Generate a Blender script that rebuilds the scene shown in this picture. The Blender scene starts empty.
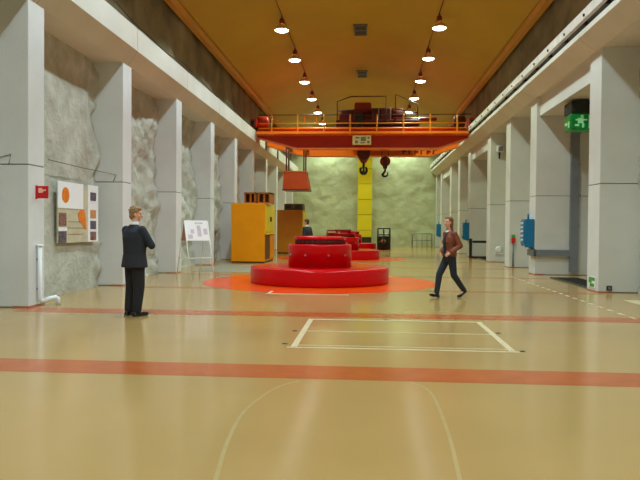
import bpy, bmesh, math, random
from mathutils import Vector, Matrix, Euler, noise
random.seed(7)
scn = bpy.context.scene
COL = scn.collection

# ------------------------------------------------------------------ camera
cam_d = bpy.data.cameras.new('camera'); cam = bpy.data.objects.new('camera', cam_d); COL.objects.link(cam)
cam.location = (0, 0, 1.5)
cam_d.sensor_width = 36.0; cam_d.lens = 650 / 640 * 36.0; cam_d.clip_end = 200; cam_d.clip_start = .05
cam.matrix_world = (Matrix.Translation((0, 0, 1.5)) @ Matrix.Rotation(.074, 4, 'Z')
                    @ Matrix.Rotation(math.pi / 2 - .019, 4, 'X') @ Matrix.Rotation(.008, 4, 'Z'))
scn.camera = cam
# ------------------------------------------------------------------ world: an underground hall, no sky
w = bpy.data.worlds.new('world'); scn.world = w; w.use_nodes = True
w.node_tree.nodes['Background'].inputs[0].default_value = (0, 0, 0, 1)
w.node_tree.nodes['Background'].inputs[1].default_value = 0
LAMP_WATT = 470.0
vs = scn.view_settings
vs.view_transform = 'Standard'; vs.look = 'None'; vs.gamma = 1.0; vs.use_curve_mapping = False
vs.exposure = 0.0

# ------------------------------------------------------------------ helpers
def lin(c):
    c = c / 255.0
    return c / 12.92 if c <= .04045 else ((c + .055) / 1.055) ** 2.4
def rgb(r, g, b): return (lin(r), lin(g), lin(b), 1)

MATS = {}
def mat(name, col, rough=.6, metal=0.0, var=.12, scale=3.0, bump=0.0, bscale=20.0, emit=None, estr=0, coat=0.0, col2=None, detail=5, rvar=0, spec=.5):
    m = bpy.data.materials.new(name); m.use_nodes = True
    nt = m.node_tree; b = nt.nodes['Principled BSDF']
    tc = nt.nodes.new('ShaderNodeTexCoord')
    nz = nt.nodes.new('ShaderNodeTexNoise'); nz.inputs['Scale'].default_value = scale; nz.inputs['Detail'].default_value = detail
    nt.links.new(tc.outputs['Object'], nz.inputs['Vector'])
    cr = nt.nodes.new('ShaderNodeValToRGB')
    a = col2 if col2 else tuple(max(0, x * (1 - var)) for x in col[:3]) + (1,)
    z = col if col2 else tuple(min(1, x * (1 + var)) for x in col[:3]) + (1,)
    cr.color_ramp.elements[0].position = .32; cr.color_ramp.elements[1].position = .68
    cr.color_ramp.elements[0].color = a; cr.color_ramp.elements[1].color = z
    nt.links.new(nz.outputs['Fac'], cr.inputs['Fac']); nt.links.new(cr.outputs['Color'], b.inputs['Base Color'])
    b.inputs['Specular IOR Level'].default_value = spec; b.inputs['Roughness'].default_value = rough; b.inputs['Metallic'].default_value = metal
    if coat: b.inputs['Coat Weight'].default_value = coat; b.inputs['Coat Roughness'].default_value = .1
    if rvar:
        mr = nt.nodes.new('ShaderNodeMapRange')
        mr.inputs['To Min'].default_value = rough - rvar; mr.inputs['To Max'].default_value = rough + rvar
        nt.links.new(nz.outputs['Fac'], mr.inputs['Value']); nt.links.new(mr.outputs['Result'], b.inputs['Roughness'])
    if bump:
        n2 = nt.nodes.new('ShaderNodeTexNoise'); n2.inputs['Scale'].default_value = bscale; n2.inputs['Detail'].default_value = 6
        nt.links.new(tc.outputs['Object'], n2.inputs['Vector'])
        bp = nt.nodes.new('ShaderNodeBump'); bp.inputs['Strength'].default_value = bump; bp.inputs['Distance'].default_value = .05
        nt.links.new(n2.outputs['Fac'], bp.inputs['Height']); nt.links.new(bp.outputs['Normal'], b.inputs['Normal'])
    if emit:
        b.inputs['Emission Color'].default_value = emit; b.inputs['Emission Strength'].default_value = estr
    MATS[name] = m
    return m

M_floor = mat('floor_epoxy', rgb(174, 142, 88), .16, var=.06, scale=.5, rvar=.03, spec=.42)
M_stripe = mat('stripe_paint', rgb(176, 90, 44), .22, var=.08, scale=4, spec=.3)
M_stripe_worn = mat('worn_stripe_paint', rgb(170, 112, 58), .22, var=.08, scale=4, spec=.3)
M_orange = mat('orange_floor_paint', rgb(232, 74, 6), .22, var=.06, scale=2, spec=.3)
M_white_paint = mat('white_line_paint', rgb(206, 190, 152), .35, var=.08, scale=9, spec=.3)
M_faint = mat('scuff_paint', rgb(178, 154, 104), .2, var=.05, scale=8, spec=.3)
M_conc = mat('painted_concrete', rgb(216, 216, 215), .75, var=.04, scale=1.2, bump=.08, bscale=30)
M_conc_r = mat('painted_concrete_warm', rgb(210, 209, 203), .75, var=.04, scale=1.2, bump=.08, bscale=30)
M_joint = mat('joint_filler', rgb(110, 108, 104), .9)
M_beam = mat('beam_concrete', rgb(214, 210, 198), .7, var=.06, scale=.8, bump=.08, bscale=25)
M_rock = mat('whitewashed_rock', rgb(200, 200, 190), .85, scale=2.2, bump=.8, bscale=7, col2=rgb(168, 166, 150), detail=9)
M_rock_end = mat('sprayed_rock', rgb(196, 200, 164), .85, scale=.9, bump=.8, bscale=4, col2=rgb(180, 184, 146), detail=8)
M_rock_up = mat('bare_rock', rgb(152, 140, 104), .95, scale=.8, bump=.9, bscale=3, col2=rgb(106, 97, 72), detail=9)
M_ceil = mat('amber_ceiling_paint', rgb(190, 150, 20), .6, var=.05, scale=.5)
M_cornice = mat('amber_cornice_paint', rgb(206, 146, 40), .6, var=.05)
M_steel = mat('grey_steel', rgb(128, 134, 140), .45, .4, var=.06)
M_dark = mat('dark_steel', rgb(40, 40, 38), .5, .3)
M_black = mat('black_rubber', rgb(16, 16, 16), .6)
M_rail = mat('white_rail_paint', rgb(214, 208, 200), .5, var=.1, scale=4)
M_red = mat('red_generator_paint', rgb(196, 0, 10), .25, var=.05, scale=2, spec=.25)
M_red_dk = mat('dark_red_paint', rgb(120, 8, 14), .3, var=.1, scale=5)
M_mesh = mat('dark_vent', rgb(74, 34, 28), .6, var=.25, scale=20)
M_crane = mat('crane_red_paint', rgb(190, 40, 0), .4, var=.08, scale=1)
M_crane_o = mat('crane_orange_and_lit', rgb(255, 124, 6), .4, var=.06, scale=2)  # orange crane parts, plus the light painted onto the far girder
M_rail_o = mat('railing_yellow_orange', rgb(255, 156, 16), .4, var=.06, scale=2)
M_cab = mat('cab_orange_red_paint', rgb(206, 78, 8), .5, var=.06, scale=2, spec=.3)
M_hook_red = mat('hook_block_red', rgb(140, 36, 26), .5, var=.1)
M_machine = mat('machine_brown', rgb(84, 30, 24), .55, var=.2, scale=4)
M_yellow = mat('yellow_cabinet_paint', rgb(238, 148, 0), .45, var=.04, scale=2, spec=.25)
M_yellow2 = mat('lemon_panel_paint', rgb(222, 196, 20), .45, var=.05, scale=2)
M_ocher = mat('ochre_cabinet_paint', rgb(206, 128, 8), .45, var=.05)
M_orange_frame = mat('orange_frame_paint', rgb(170, 92, 10), .5)
M_brown_fill = mat('brown_louvre', rgb(92, 60, 24), .7, var=.2, scale=8)
M_yellow_col = mat('yellow_shaft_paint', rgb(226, 206, 14), .5, var=.04, scale=1)
M_blue = mat('blue_enamel', rgb(16, 112, 160), .35, var=.05)
M_white = mat('white_plastic', rgb(232, 232, 228), .4, var=.03)
M_whitepipe = mat('white_pipe_paint', rgb(232, 234, 236), .35, var=.03)
M_signred = mat('fire_sign_red', rgb(206, 16, 24), .4, var=.04)
M_signpale = mat('sign_symbol', rgb(250, 190, 170), .4, var=.04)
M_beige = mat('beige_board', rgb(196, 188, 160), .7, var=.1, scale=6)
M_paper = mat('white_sheet', rgb(240, 240, 242), .6, var=.02)
M_orange_pr = mat('orange_print', rgb(226, 122, 20), .6, var=.12, scale=9)
M_photo = mat('photo_print', rgb(120, 104, 112), .5, scale=22, col2=rgb(44, 50, 76))
M_photo2 = mat('photo_print_red', rgb(176, 120, 110), .5, scale=20, col2=rgb(74, 50, 50))
M_photo3 = mat('photo_print_orange', rgb(222, 150, 90), .5, scale=20, col2=rgb(190, 130, 90))
M_wood = mat('brown_board_back', rgb(168, 118, 84), .6, var=.1)
M_sketch = mat('pale_sketch_print', rgb(206, 196, 206), .6, var=.12, scale=16)
M_shade = mat('lamp_shade', rgb(236, 196, 104), .5)
M_ballast = mat('lamp_ballast', rgb(130, 50, 26), .5)
M_green_dk = mat('dark_housing', rgb(22, 34, 30), .5)
M_green = mat('green_sign_glass', rgb(10, 120, 50), .3, emit=rgb(16, 150, 64), estr=.1, var=.4, scale=9)
M_green_lt = mat('pale_green_symbol', rgb(170, 230, 180), .3, emit=rgb(120, 230, 150), estr=.16)
M_greenst = mat('green_sticker', rgb(64, 150, 50), .5)
M_grey_mat = mat('grey_floor_plate', rgb(136, 132, 112), .5, var=.06)
M_grate = mat('dark_grate', rgb(66, 62, 54), .6)
M_plate = mat('beige_plate', rgb(186, 158, 96), .5, var=.12, scale=6)
M_plate_mark = mat('grey_plate_mark', rgb(92, 84, 70), .6)
M_terracotta = mat('base_trim_paint', rgb(176, 98, 66), .5)
# people
M_skin = mat('skin', rgb(222, 160, 132), .5, var=.05, scale=14)
M_hair_m = mat('fair_hair', rgb(150, 116, 76), .7, var=.25, scale=60, bump=.4, bscale=90)
M_hair_w = mat('auburn_hair', rgb(116, 66, 36), .6, var=.25, scale=50, bump=.4, bscale=80)
M_hair_d = mat('dark_brown_hair', rgb(66, 44, 28), .7, var=.2, scale=50)
M_suit = mat('charcoal_suit_cloth', rgb(34, 36, 46), .85, var=.12, scale=40)
M_suit2 = mat('black_trouser_cloth', rgb(26, 26, 30), .85, var=.12, scale=40)
M_shirt = mat('white_shirt_cloth', rgb(232, 232, 236), .8, var=.02)
M_shoe = mat('black_shoe_leather', rgb(14, 13, 13), .3, var=.05)
M_leather = mat('brown_leather', rgb(118, 56, 30), .45, var=.2, scale=9, bump=.2, bscale=25)
M_jeans = mat('dark_denim', rgb(30, 36, 46), .85, var=.15, scale=30)
M_top = mat('black_top_cloth', rgb(24, 28, 36), .85, var=.1)
M_eye = mat('eye_dark', rgb(40, 30, 26), .2)
M_lip = mat('lips', rgb(196, 120, 104), .5)

class MB:
    """collects simple solids into one mesh"""
    def __init__(s): s.v = []; s.f = []; s.sm = []
    def add(s, vs_, fs, smooth=False):
        o = len(s.v); s.v += [tuple(v) for v in vs_]
        for f in fs: s.f.append(tuple(i + o for i in f)); s.sm.append(smooth)
        return s
    def box(s, x0, x1, y0, y1, z0, z1, M=None):
        if x0 > x1: x0, x1 = x1, x0
        if y0 > y1: y0, y1 = y1, y0
        if z0 > z1: z0, z1 = z1, z0
        p = [(x, y, z) for x in (x0, x1) for y in (y0, y1) for z in (z0, z1)]
        if M is not None: p = [M @ Vector(q) for q in p]
        return s.add(p, [(0, 1, 3, 2), (4, 6, 7, 5), (0, 4, 5, 1), (2, 3, 7, 6), (0, 2, 6, 4), (1, 5, 7, 3)])
    def cbox(s, x0, x1, y0, y1, z0, z1, c=.01):
        """box with chamfered edges"""
        bm = bmesh.new(); r = bmesh.ops.create_cube(bm, size=1)
        for v in bm.verts: v.co = Vector(((x0 + x1) / 2 + v.co.x * (x1 - x0), (y0 + y1) / 2 + v.co.y * (y1 - y0), (z0 + z1) / 2 + v.co.z * (z1 - z0)))
        bmesh.ops.bevel(bm, geom=bm.edges[:], offset=c, segments=1, affect='EDGES')
        bm.verts.index_update()
        s.add([v.co[:] for v in bm.verts], [[v.index for v in f.verts] for f in bm.faces]); bm.free(); return s
    def prism(s, poly, axis, a0, a1):
        """poly of 2D points in the two other axes, extruded along axis"""
        def P(u, v, a): return {'x': (a, u, v), 'y': (u, a, v), 'z': (u, v, a)}[axis]
        n = len(poly); pts = [P(u, v, a0) for u, v in poly] + [P(u, v, a1) for u, v in poly]
        fs = [tuple(range(n))[::-1], tuple(range(n, 2 * n))] + [(i, (i + 1) % n, n + (i + 1) % n, n + i) for i in range(n)]
        return s.add(pts, fs)
    def tube(s, pts, r, n=8, closed=False):
        pts = [Vector(p) for p in pts]; rings = []
        rr = r if isinstance(r, (list, tuple)) else [r] * len(pts)
        prev = None
        for i, p in enumerate(pts):
            a = pts[max(0, i - 1)]; b = pts[min(len(pts) - 1, i + 1)]
            t = (b - a).normalized()
            if prev is None:
                u = t.orthogonal().normalized()
            else:
                u = (prev - t * prev.dot(t)); u = u.normalized() if u.length > 1e-6 else t.orthogonal().normalized()
            prev = u; q = t.cross(u)
            rings.append([p + (u * math.cos(2 * math.pi * k / n) + q * math.sin(2 * math.pi * k / n)) * rr[i] for k in range(n)])
        vs_ = [v for r_ in rings for v in r_]; fs = []
        for i in range(len(rings) - 1):
            for k in range(n): fs.append((i * n + k, i * n + (k + 1) % n, (i + 1) * n + (k + 1) % n, (i + 1) * n + k))
        s.add(vs_, fs, True)
        o = len(s.v) - len(vs_)
        s.f.append(tuple(o + k for k in range(n))[::-1]); s.sm.append(False)
        s.f.append(tuple(len(s.v) - n + k for k in range(n))); s.sm.append(False)
        return s
    def lathe(s, prof, c=(0, 0, 0), n=48, axis='z', cap=True, smooth=True):
        vs_ = []
        for r, z in prof:
            for k in range(n):
                a = 2 * math.pi * k / n; x, y = r * math.cos(a), r * math.sin(a)
                if axis == 'z': q = (c[0] + x, c[1] + y, c[2] + z)
                elif axis == 'y': q = (c[0] + x, c[1] + z, c[2] + y)
                else: q = (c[0] + z, c[1] + x, c[2] + y)
                vs_.append(q)
        fs = []
        for i in range(len(prof) - 1):
            for k in range(n): fs.append((i * n + k, i * n + (k + 1) % n, (i + 1) * n + (k + 1) % n, (i + 1) * n + k))
        s.add(vs_, fs, smooth)
        o = len(s.v) - len(vs_)
        if cap:
            s.f.append(tuple(o + k for k in range(n))[::-1]); s.sm.append(False)
            s.f.append(tuple(len(s.v) - n + k for k in range(n))); s.sm.append(False)
        return s
    def ell(s, c, r, M=None, n=16, m=10):
        vs_ = []
        for i in range(m + 1):
            t = math.pi * i / m
            for k in range(n):
                a = 2 * math.pi * k / n
                q = Vector((r[0] * math.sin(t) * math.cos(a), r[1] * math.sin(t) * math.sin(a), r[2] * math.cos(t)))
                if M is not None: q = M @ q
                vs_.append(q + Vector(c))
        fs = [(i * n + k, (i + 1) * n + k, (i + 1) * n + (k + 1) % n, i * n + (k + 1) % n) for i in range(m) for k in range(n)]
        return s.add(vs_, fs, True)
    def cap(s, p0, r0, p1, r1, n=14):
        p0, p1 = Vector(p0), Vector(p1); d = (p1 - p0).normalized()
        pts, rr = [], []
        for k in range(1, 6):
            a = math.pi / 2 * k / 5; pts.append(p0 - d * r0 * math.cos(a)); rr.append(r0 * math.sin(a))
        for k in range(5, 0, -1):
            a = math.pi / 2 * k / 5; pts.append(p1 + d * r1 * math.cos(a)); rr.append(r1 * math.sin(a))
        return s.tube(pts, rr, n)
    def loft(s, rings, n=24):
        """rings: (centre, rx, ry) stacked ellipses"""
        vs_ = []
        for c, rx, ry in rings:
            for k in range(n):
                a = 2 * math.pi * k / n; vs_.append((c[0] + rx * math.cos(a), c[1] + ry * math.sin(a), c[2]))
        fs = [(i * n + k, i * n + (k + 1) % n, (i + 1) * n + (k + 1) % n, (i + 1) * n + k) for i in range(len(rings) - 1) for k in range(n)]
        s.add(vs_, fs, True); o = len(s.v) - len(vs_)
        s.f.append(tuple(o + k for k in range(n))[::-1]); s.sm.append(True)
        s.f.append(tuple(len(s.v) - n + k for k in range(n))); s.sm.append(True)
        return s
    def mesh(s, name, off=(0, 0, 0)):
        me = bpy.data.meshes.new(name)
        me.from_pydata([(v[0] - off[0], v[1] - off[1], v[2] - off[2]) for v in s.v], [], s.f)
        me.polygons.foreach_set('use_smooth', s.sm)
        bm = bmesh.new(); bm.from_mesh(me); bmesh.ops.recalc_face_normals(bm, faces=bm.faces); bm.to_mesh(me); bm.free()
        me.update(); return me
    def build(s, name, m, parent=None, local=False, keep=False):
        """parent given: coordinates are world unless local; no parent: origin moved to the base centre"""
        off = (0, 0, 0)
        if parent is not None and not local: off = tuple(wloc(parent))
        if parent is None and not keep:
            xs = [v[0] for v in s.v]; ys = [v[1] for v in s.v]; zs = [v[2] for v in s.v]
            off = ((min(xs) + max(xs)) / 2, (min(ys) + max(ys)) / 2, min(zs))
        o = bpy.data.objects.new(name, s.mesh(name, off)); COL.objects.link(o)
        o.data.materials.append(m)
        if parent is not None: o.parent = parent
        elif not keep: o.location = off
        return o
def wloc(o):
    l = Vector(o.location)
    while o.parent: o = o.parent; l += o.location
    return l
def tag(o, label, cat, group=None):
    o['label'] = label; o['category'] = cat
    if group: o['group'] = group
    return o
def thing(name, label, cat, loc=(0, 0, 0), rz=0, group=None):
    o = bpy.data.objects.new(name, None); COL.objects.link(o); o.location = loc; o.rotation_euler = (0, 0, rz)
    o.empty_display_size = .2
    return tag(o, label, cat, group)
def struct(o): o['kind'] = 'structure'; return o
def copy_tree(o, parent=None):
    c = o.copy(); COL.objects.link(c); c.parent = parent
    for ch in [k for k in bpy.data.objects if k.parent == o]: copy_tree(ch, c)
    return c
def B(*a): return MB().box(*a)

CX = -.4                     # centre line of the hall
XL, XR = -6.14, 5.49         # pillar fronts
Y0, Y1 = -8.0, 54.0
# ------------------------------------------------------------------ floor
floor = struct(MB().box(-8.2, 8.2, Y0, Y1 + .6, -.3, 0).build('floor', M_floor, keep=True))
floor['label'] = 'glossy beige epoxy hall floor'
for k, (a, b) in enumerate([(6.393, 7.005), (10.86, 11.434), (15.42, 15.98), (19.98, 20.52), (24.5, 25.06), (29.05, 29.6), (33.6, 34.15), (38.1, 38.7)]):
    if k > 1: a += .1; b -= .1
    B(-7.3 if k == 0 else XL, XR, a, b, 0, .002 + .0002 * k).build('painted_stripe', M_stripe if k < 2 else M_stripe_worn, floor)
GY = [17.91, 32.0, 46.1]; GX = -1.33
for gy in GY:
    MB().lathe([(3.19, 0), (3.19, .004)], (GX, gy, 0), 72, smooth=False).build('orange_circle', M_orange, floor)
B(-2.2, -.5, 14.55, 15.4, 0, .005).build('orange_patch', M_orange, floor)
B(-2.3, -.42, 14.48, 14.55, 0, .006).build('patch_line', M_white_paint, floor)
B(-2.27, -2.2, 14.48, 15.1, 0, .0055).build('patch_line', M_white_paint, floor)
# grey plate in front of the first cabinet
B(-5.85, -3.6, 21.3, 25.6, 0, .0065).build('grey_plate', M_grey_mat, floor)
# dashed line by the right-hand pillars
y = 11.3
while y < 21:
    B(4.48, 4.54, y, y + .22, 0, .0035).build('dash', M_white_paint, floor); y += .52
B(5.45, 5.85, 13.5, 14.3, 0, .0035).build('white_mark', M_white_paint, floor)
# faint tyre arcs in the foreground
def ribbon(pts, wd, z):
    m = MB(); vs_ = []
    P = [Vector((p[0], p[1], 0)) for p in pts]; Q = []
    for i in range(len(P) - 1):
        a = P[max(i - 1, 0)]; b = P[i]; c = P[i + 1]; d = P[min(i + 2, len(P) - 1)]
        for j in range(6):
            t = j / 6; Q.append(.5 * ((2 * b) + (c - a) * t + (2 * a - 5 * b + 4 * c - d) * t * t + (3 * b - a - 3 * c + d) * t ** 3))
    Q.append(P[-1]); n = len(Q)
    for i, p in enumerate(Q):
        t = (Q[min(i + 1, n - 1)] - Q[max(i - 1, 0)]).normalized(); s_ = Vector((-t.y, t.x, 0)) * wd / 2
        vs_ += [p + s_ + Vector((0, 0, z)), p - s_ + Vector((0, 0, z)), p + s_, p - s_]
    fs = []
    for i in range(n - 1):
        a, b = 4 * i, 4 * i + 4
        fs += [(a, a + 1, b + 1, b), (a, b, b + 2, a + 2), (a + 1, a + 3, b + 3, b + 1)]
    m.add(vs_, fs); return m
ribbon([(-.78, 2.6), (-.84, 3.2), (-.89, 3.77), (-.97, 4.49), (-.99, 5.24), (-.85, 5.99), (-.66, 6.3)], .028, .001).build('tyre_mark', M_faint, floor)
ribbon([(.5, 2.6), (.53, 3.3), (.56, 3.91), (.6, 4.87), (.58, 6.0), (.42, 6.35)], .028, .001).build('tyre_mark', M_faint, floor)

# the white outlined rectangle on the floor
t = thing('floor_marking', 'white taped rectangle with a middle line on the beige floor between the two red stripes', 'floor marking', (.45, 9.3, 0))
for a in ((-1.0, 1.86, 8.03, 8.08), (-.88, 1.74, 8.2, 8.23), (-.96, 1.84, 10.53, 10.6), (-.88, 1.74, 9.33, 9.37)):
    B(*a, 0, .004).build('line', M_white_paint, t)
for xa, xb in ((-.96, -.88), (1.74, 1.82)):
    B(xa, xb, 8.1, 10.53, 0, .004).build('line', M_white_paint, t)
for x, y in ((-1.06, 8.3), (-1.05, 9.35), (1.9, 8.12), (1.88, 9.5), (.3, 10.66)):
    MB().lathe([(.035, 0), (.035, .006), (.02, .008)], (x, y, 0), 12).build('anchor_stud', M_dark, t)

# ------------------------------------------------------------------ rock walls
def rock_grid(x_of, ya, yb, za, zb, step, flip=1):
    ny = max(2, int((yb - ya) / step)); nz_ = max(2, int((zb - za) / step)); vs_ = []; fs = []
    for i in range(ny + 1):
        for j in range(nz_ + 1):
            yy = ya + (yb - ya) * i / ny; zz = za + (zb - za) * j / nz_
            vs_.append((x_of(yy, zz), yy, zz))
    for i in range(ny):
        for j in range(nz_):
            a = i * (nz_ + 1) + j; fs.append((a, a + 1, a + nz_ + 2, a + nz_ + 1))
    return vs_, fs
def rk(a, b, c, s=1.0):
    v = Vector((a * s, b * s, c * s))
    w_ = v + Vector((noise.noise(v * 1.3), noise.noise(v * 1.3 + Vector((9, 2, 4))), noise.noise(v * 1.3 + Vector((3, 8, 1))))) * .5
    d = noise.voronoi(w_ * .9)[0]
    return .45 * noise.noise(v * .7) + .5 * min(.45, d[1] - d[0]) - .12 + .22 * noise.noise(v * 2.9) + .12 * noise.noise(v * 6) + .06 * noise.noise(v * 13)
def sm(a, b, x):
    t = max(0, min(1, (x - a) / (b - a))); return t * t * (3 - 2 * t)
def xl(y, z):
    flat = sm(10, 11.5, y) * (1 - sm(15.2, 15.9, y))
    n = rk(0, y, z, 1.1)
    base = -6.86 + .12 * (1 - z / 5.6)
    return base + n * (.42 * (1 - flat) + .05 * flat) + .05 * flat
m = MB(); m.add(*rock_grid(xl, Y0, Y1, -.05, 5.75, .11), smooth=True)
wall_left = struct(m.build('wall_left', M_rock, keep=True)); wall_left['label'] = 'whitewashed rough rock wall behind the left pillars'
PORT = [(2.05, 8.0), (15.96, 21.91), (29.96, 35.83), (43.9, 49.6)]
RP = [2.05, 8.0, 12.0, 15.96, 21.91, 25.84, 29.96, 35.83, 39.8, 43.9, 49.6, 53.1]; TR = .8
m = MB()
segs = [(Y0, 2.5)] + [(PORT[i][1] + .4, PORT[i + 1][0] + .4) for i in range(3)] + [(50.0, Y1)]
for a, b in segs:
    m.add(*rock_grid(lambda y, z: 6.42 - .3 * rk(9, y, z, 1.1), a, b, -.05, 6.0, .13), smooth=True)
wall_right = struct(m.build('wall_right', M_rock, keep=True)); wall_right['label'] = 'whitewashed rough rock wall behind the right pillars'
# end walls
m = MB(); vs_, fs = rock_grid(lambda y, z: 0, -7.6, 7.2, -.05, 10.6, .13)
vs_ = [(b, Y1 + .1 - .24 * rk(b, 3.3, c, .5) - .05 * rk(b, 5, c, 1.4) , c) for a, b, c in vs_]
m.add(vs_, fs, True)
wall_end = struct(m.build('wall_end', M_rock_end, keep=True)); wall_end['label'] = 'pale sprayed rock end wall of the hall'
m = MB(); vs_, fs = rock_grid(lambda y, z: 0, -8, 8, -.05, 10.6, .5)
m.add([(b, Y0 + .3 * rk(b, 8, c, .6), c) for a, b, c in vs_], fs, True)
struct(m.build('wall_front', M_rock_end, keep=True))['label'] = 'pale rock wall behind the viewer'
# upper bare rock above the crane beams
for sgn, nm, nice in ((-1, 'wall_upper_left', 'bare dark rock above the left crane beam'), (1, 'wall_upper_right', 'bare dark rock above the right crane beam')):
    m = MB(); m.add(*rock_grid(lambda y, z: CX + sgn * (6.12 - .22 * rk(20 * sgn, y, z, .8)), Y0, Y1 + .2, 6.3, 9.0, .25), smooth=True)
    o = struct(m.build(nm, M_rock_up, keep=True)); o['label'] = nice
    pts = [(CX + sgn * 5.95, yy, 7.0 + .07 * math.sin(yy * .9) + .03 * math.sin(yy * 2.1)) for yy in [Y0 + i * .4 for i in range(int((Y1 - Y0) / .4))]]
    MB().tube(pts, .012, 5).build('cable', M_dark, o)
# ------------------------------------------------------------------ ceiling vault
def zc(x): u = (x - CX) / 6.0; return 8.62 + 1.62 * (1 - u * u)
m = MB(); n = 32; vs_ = []
for yy in (Y0 - .2, Y1 + .4):
    for i in range(n + 1):
        x = CX - 6.0 + 12.0 * i / n; vs_.append((x, yy, zc(x)))
    for i in range(n + 1):
        x = CX - 6.0 + 12.0 * i / n; vs_.append((x, yy, zc(x) + .15))
k = n + 1
fs = []
for i in range(n):
    fs += [(i, i + 1, 2 * k + i + 1, 2 * k + i), (k + i, k + i + 1, 3 * k + i + 1, 3 * k + i)]
fs += [(0, 2 * k, 3 * k, k), (n, k + n, 3 * k + n, 2 * k + n)]
m.add(vs_, fs, True)
ceiling = struct(m.build('ceiling', M_ceil, keep=True)); ceiling['label'] = 'amber painted vaulted ceiling'
for sgn in (-1, 1):
    a = CX + sgn * 5.98
    MB().prism([(a, 8.5), (a - sgn * .2, 8.5), (a - sgn * .24, 8.7), (a - sgn * .1, 8.76), (a, 8.7)], 'y', Y0, Y1).build('cornice', M_cornice, ceiling)
# ceiling edges beyond the vault (closing strip)
for sgn in (-1, 1):
    a = CX + sgn * 5.7; b_ = CX + sgn * 6.6
    B(a, b_, Y0, Y1, 8.78, 8.95).build('edge_strip', M_rock_up, ceiling)

# ------------------------------------------------------------------ pillars and beams
def pillar(parent, x0, x1, y, T, H, mt, first=[None]):
    """core with a lower and an upper cladding panel, joint at 2.6 m"""
    c = .012; sg = 1 if x1 > x0 else -1
    p = MB().box(x0 + sg * c, x1, y + c, y + T - c, 0, H).build('pillar', M_joint, parent)
    a, b = min(x0, x1), max(x0, x1)
    MB().cbox(a, b, y, y + T, .015, 2.592, .008).build('lower_panel', mt, p)
    MB().cbox(a, b, y, y + T, 2.612, H + .01, .008).build('upper_panel', mt, p)
    B(x0 - sg * .004, x0 + sg * .3, y - .004, y + T + .004, 0, .03).build('base_trim', M_terracotta, p)
    return p
S = 4.542; T = .583
for k in range(-2, 10):
    pillar(wall_left, XL, -7.6, 11.351 + S * k, T, 5.58, M_conc)
for y in RP:
    pillar(wall_right, XR, 7.8, y, TR, 5.84, M_conc_r)
MB().tube([(-6.95, 11.335, 2.66), (-6.46, 11.335, 2.78), (-6.5, 11.335, 2.6)], .008, 5).build('cable', M_joint, wall_left)
MB().tube([(-6.6, 13.0, 2.86), (-6.6, 14.6, 2.84), (-6.5, 15.86, 2.82), (-6.3, 15.875, 2.78), (-6.38, 15.875, 2.62)], .008, 5).build('cable', M_joint, wall_left)
# left crane beam, one piece for each span
for k in range(-4, 10):
    a = 11.351 + T / 2 + S * k; b = min(a + S - .02, Y1)
    if a < Y0: a = Y0
    if b <= a: continue
    MB().prism([(XL - .02, 5.58), (XL, 5.58), (-5.87, 5.93), (-5.87, 6.5), (-7.6, 6.5), (-7.6, 5.58)], 'y', a, b).build('crane_beam', M_beam, wall_left)
for y in (36.85, 41.6, 47.3):
    B(-5.87, -5.83, y - .25, y + .25, 5.9, 6.62).build('bracket', M_dark, wall_left)  # thin dark plates over the dark gaps along the beam face
B(-6.02, -5.95, Y0, Y1, 6.5, 6.58).build('crane_rail', M_dark, wall_left)
# right crane beam with lip, shadow gap and conductor rail
for i in range(len(RP)):
    a = RP[i] + TR / 2 if i else Y0; b = RP[i + 1] + TR / 2 - .02 if i + 1 < len(RP) else Y1
    MB().prism([(XR, 5.84), (5.06, 6.15), (5.06, 6.28), (5.3, 6.28), (5.3, 6.62), (7.8, 6.62), (7.8, 5.84)], 'y', a, b).build('crane_beam', M_beam, wall_right)
MB().prism([(5.27, 6.29), (5.29, 6.29), (5.29, 6.6), (5.27, 6.6)], 'y', Y0, Y1).build('recess_shade', M_dark, wall_right)  # dark strip on the recess back, shade of the gap put in as colour
rail = MB().prism([(5.0, 6.45), (5.1, 6.45), (5.1, 6.68), (5.0, 6.68)], 'y', Y0, Y1).build('conductor_rail', M_rail, wall_right)
y = 3.5
while y < 52:
    MB().lathe([(.035, -.03), (.035, 0)], (5.0, y, 6.53), 8, 'x').build('bolt', M_dark, rail)
    B(5.1, 5.28, y + .6, y + .68, 6.5, 6.6).build('bracket', M_dark, rail); y += 1.53
# portal bays: lintel, soffit, back panel
for a, b in PORT:
    B(XR + .1, XR + .4, a + TR, b, 5.23, 5.84).build('lintel', M_conc_r, wall_right)
    B(XR + .4, 8.0, a + TR, b, 5.23, 5.45).build('portal_soffit', M_beam, wall_right)
    B(7.7, 7.95, a + .1, b + .4, 0, 5.3).build('portal_panel', M_conc_r, wall_right)
    g = B(XR + .12, XR + .9, a + 1.0, b - 1.4, 0, .03).build('portal_grate', M_grate, wall_right)
    for q in range(9):
        yy = a + 1.05 + q * (b - a - 2.5) / 9
        B(XR + .15, XR + .87, yy, yy + .06, .03, .05).build('grate_bar', M_dark, g)

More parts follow.
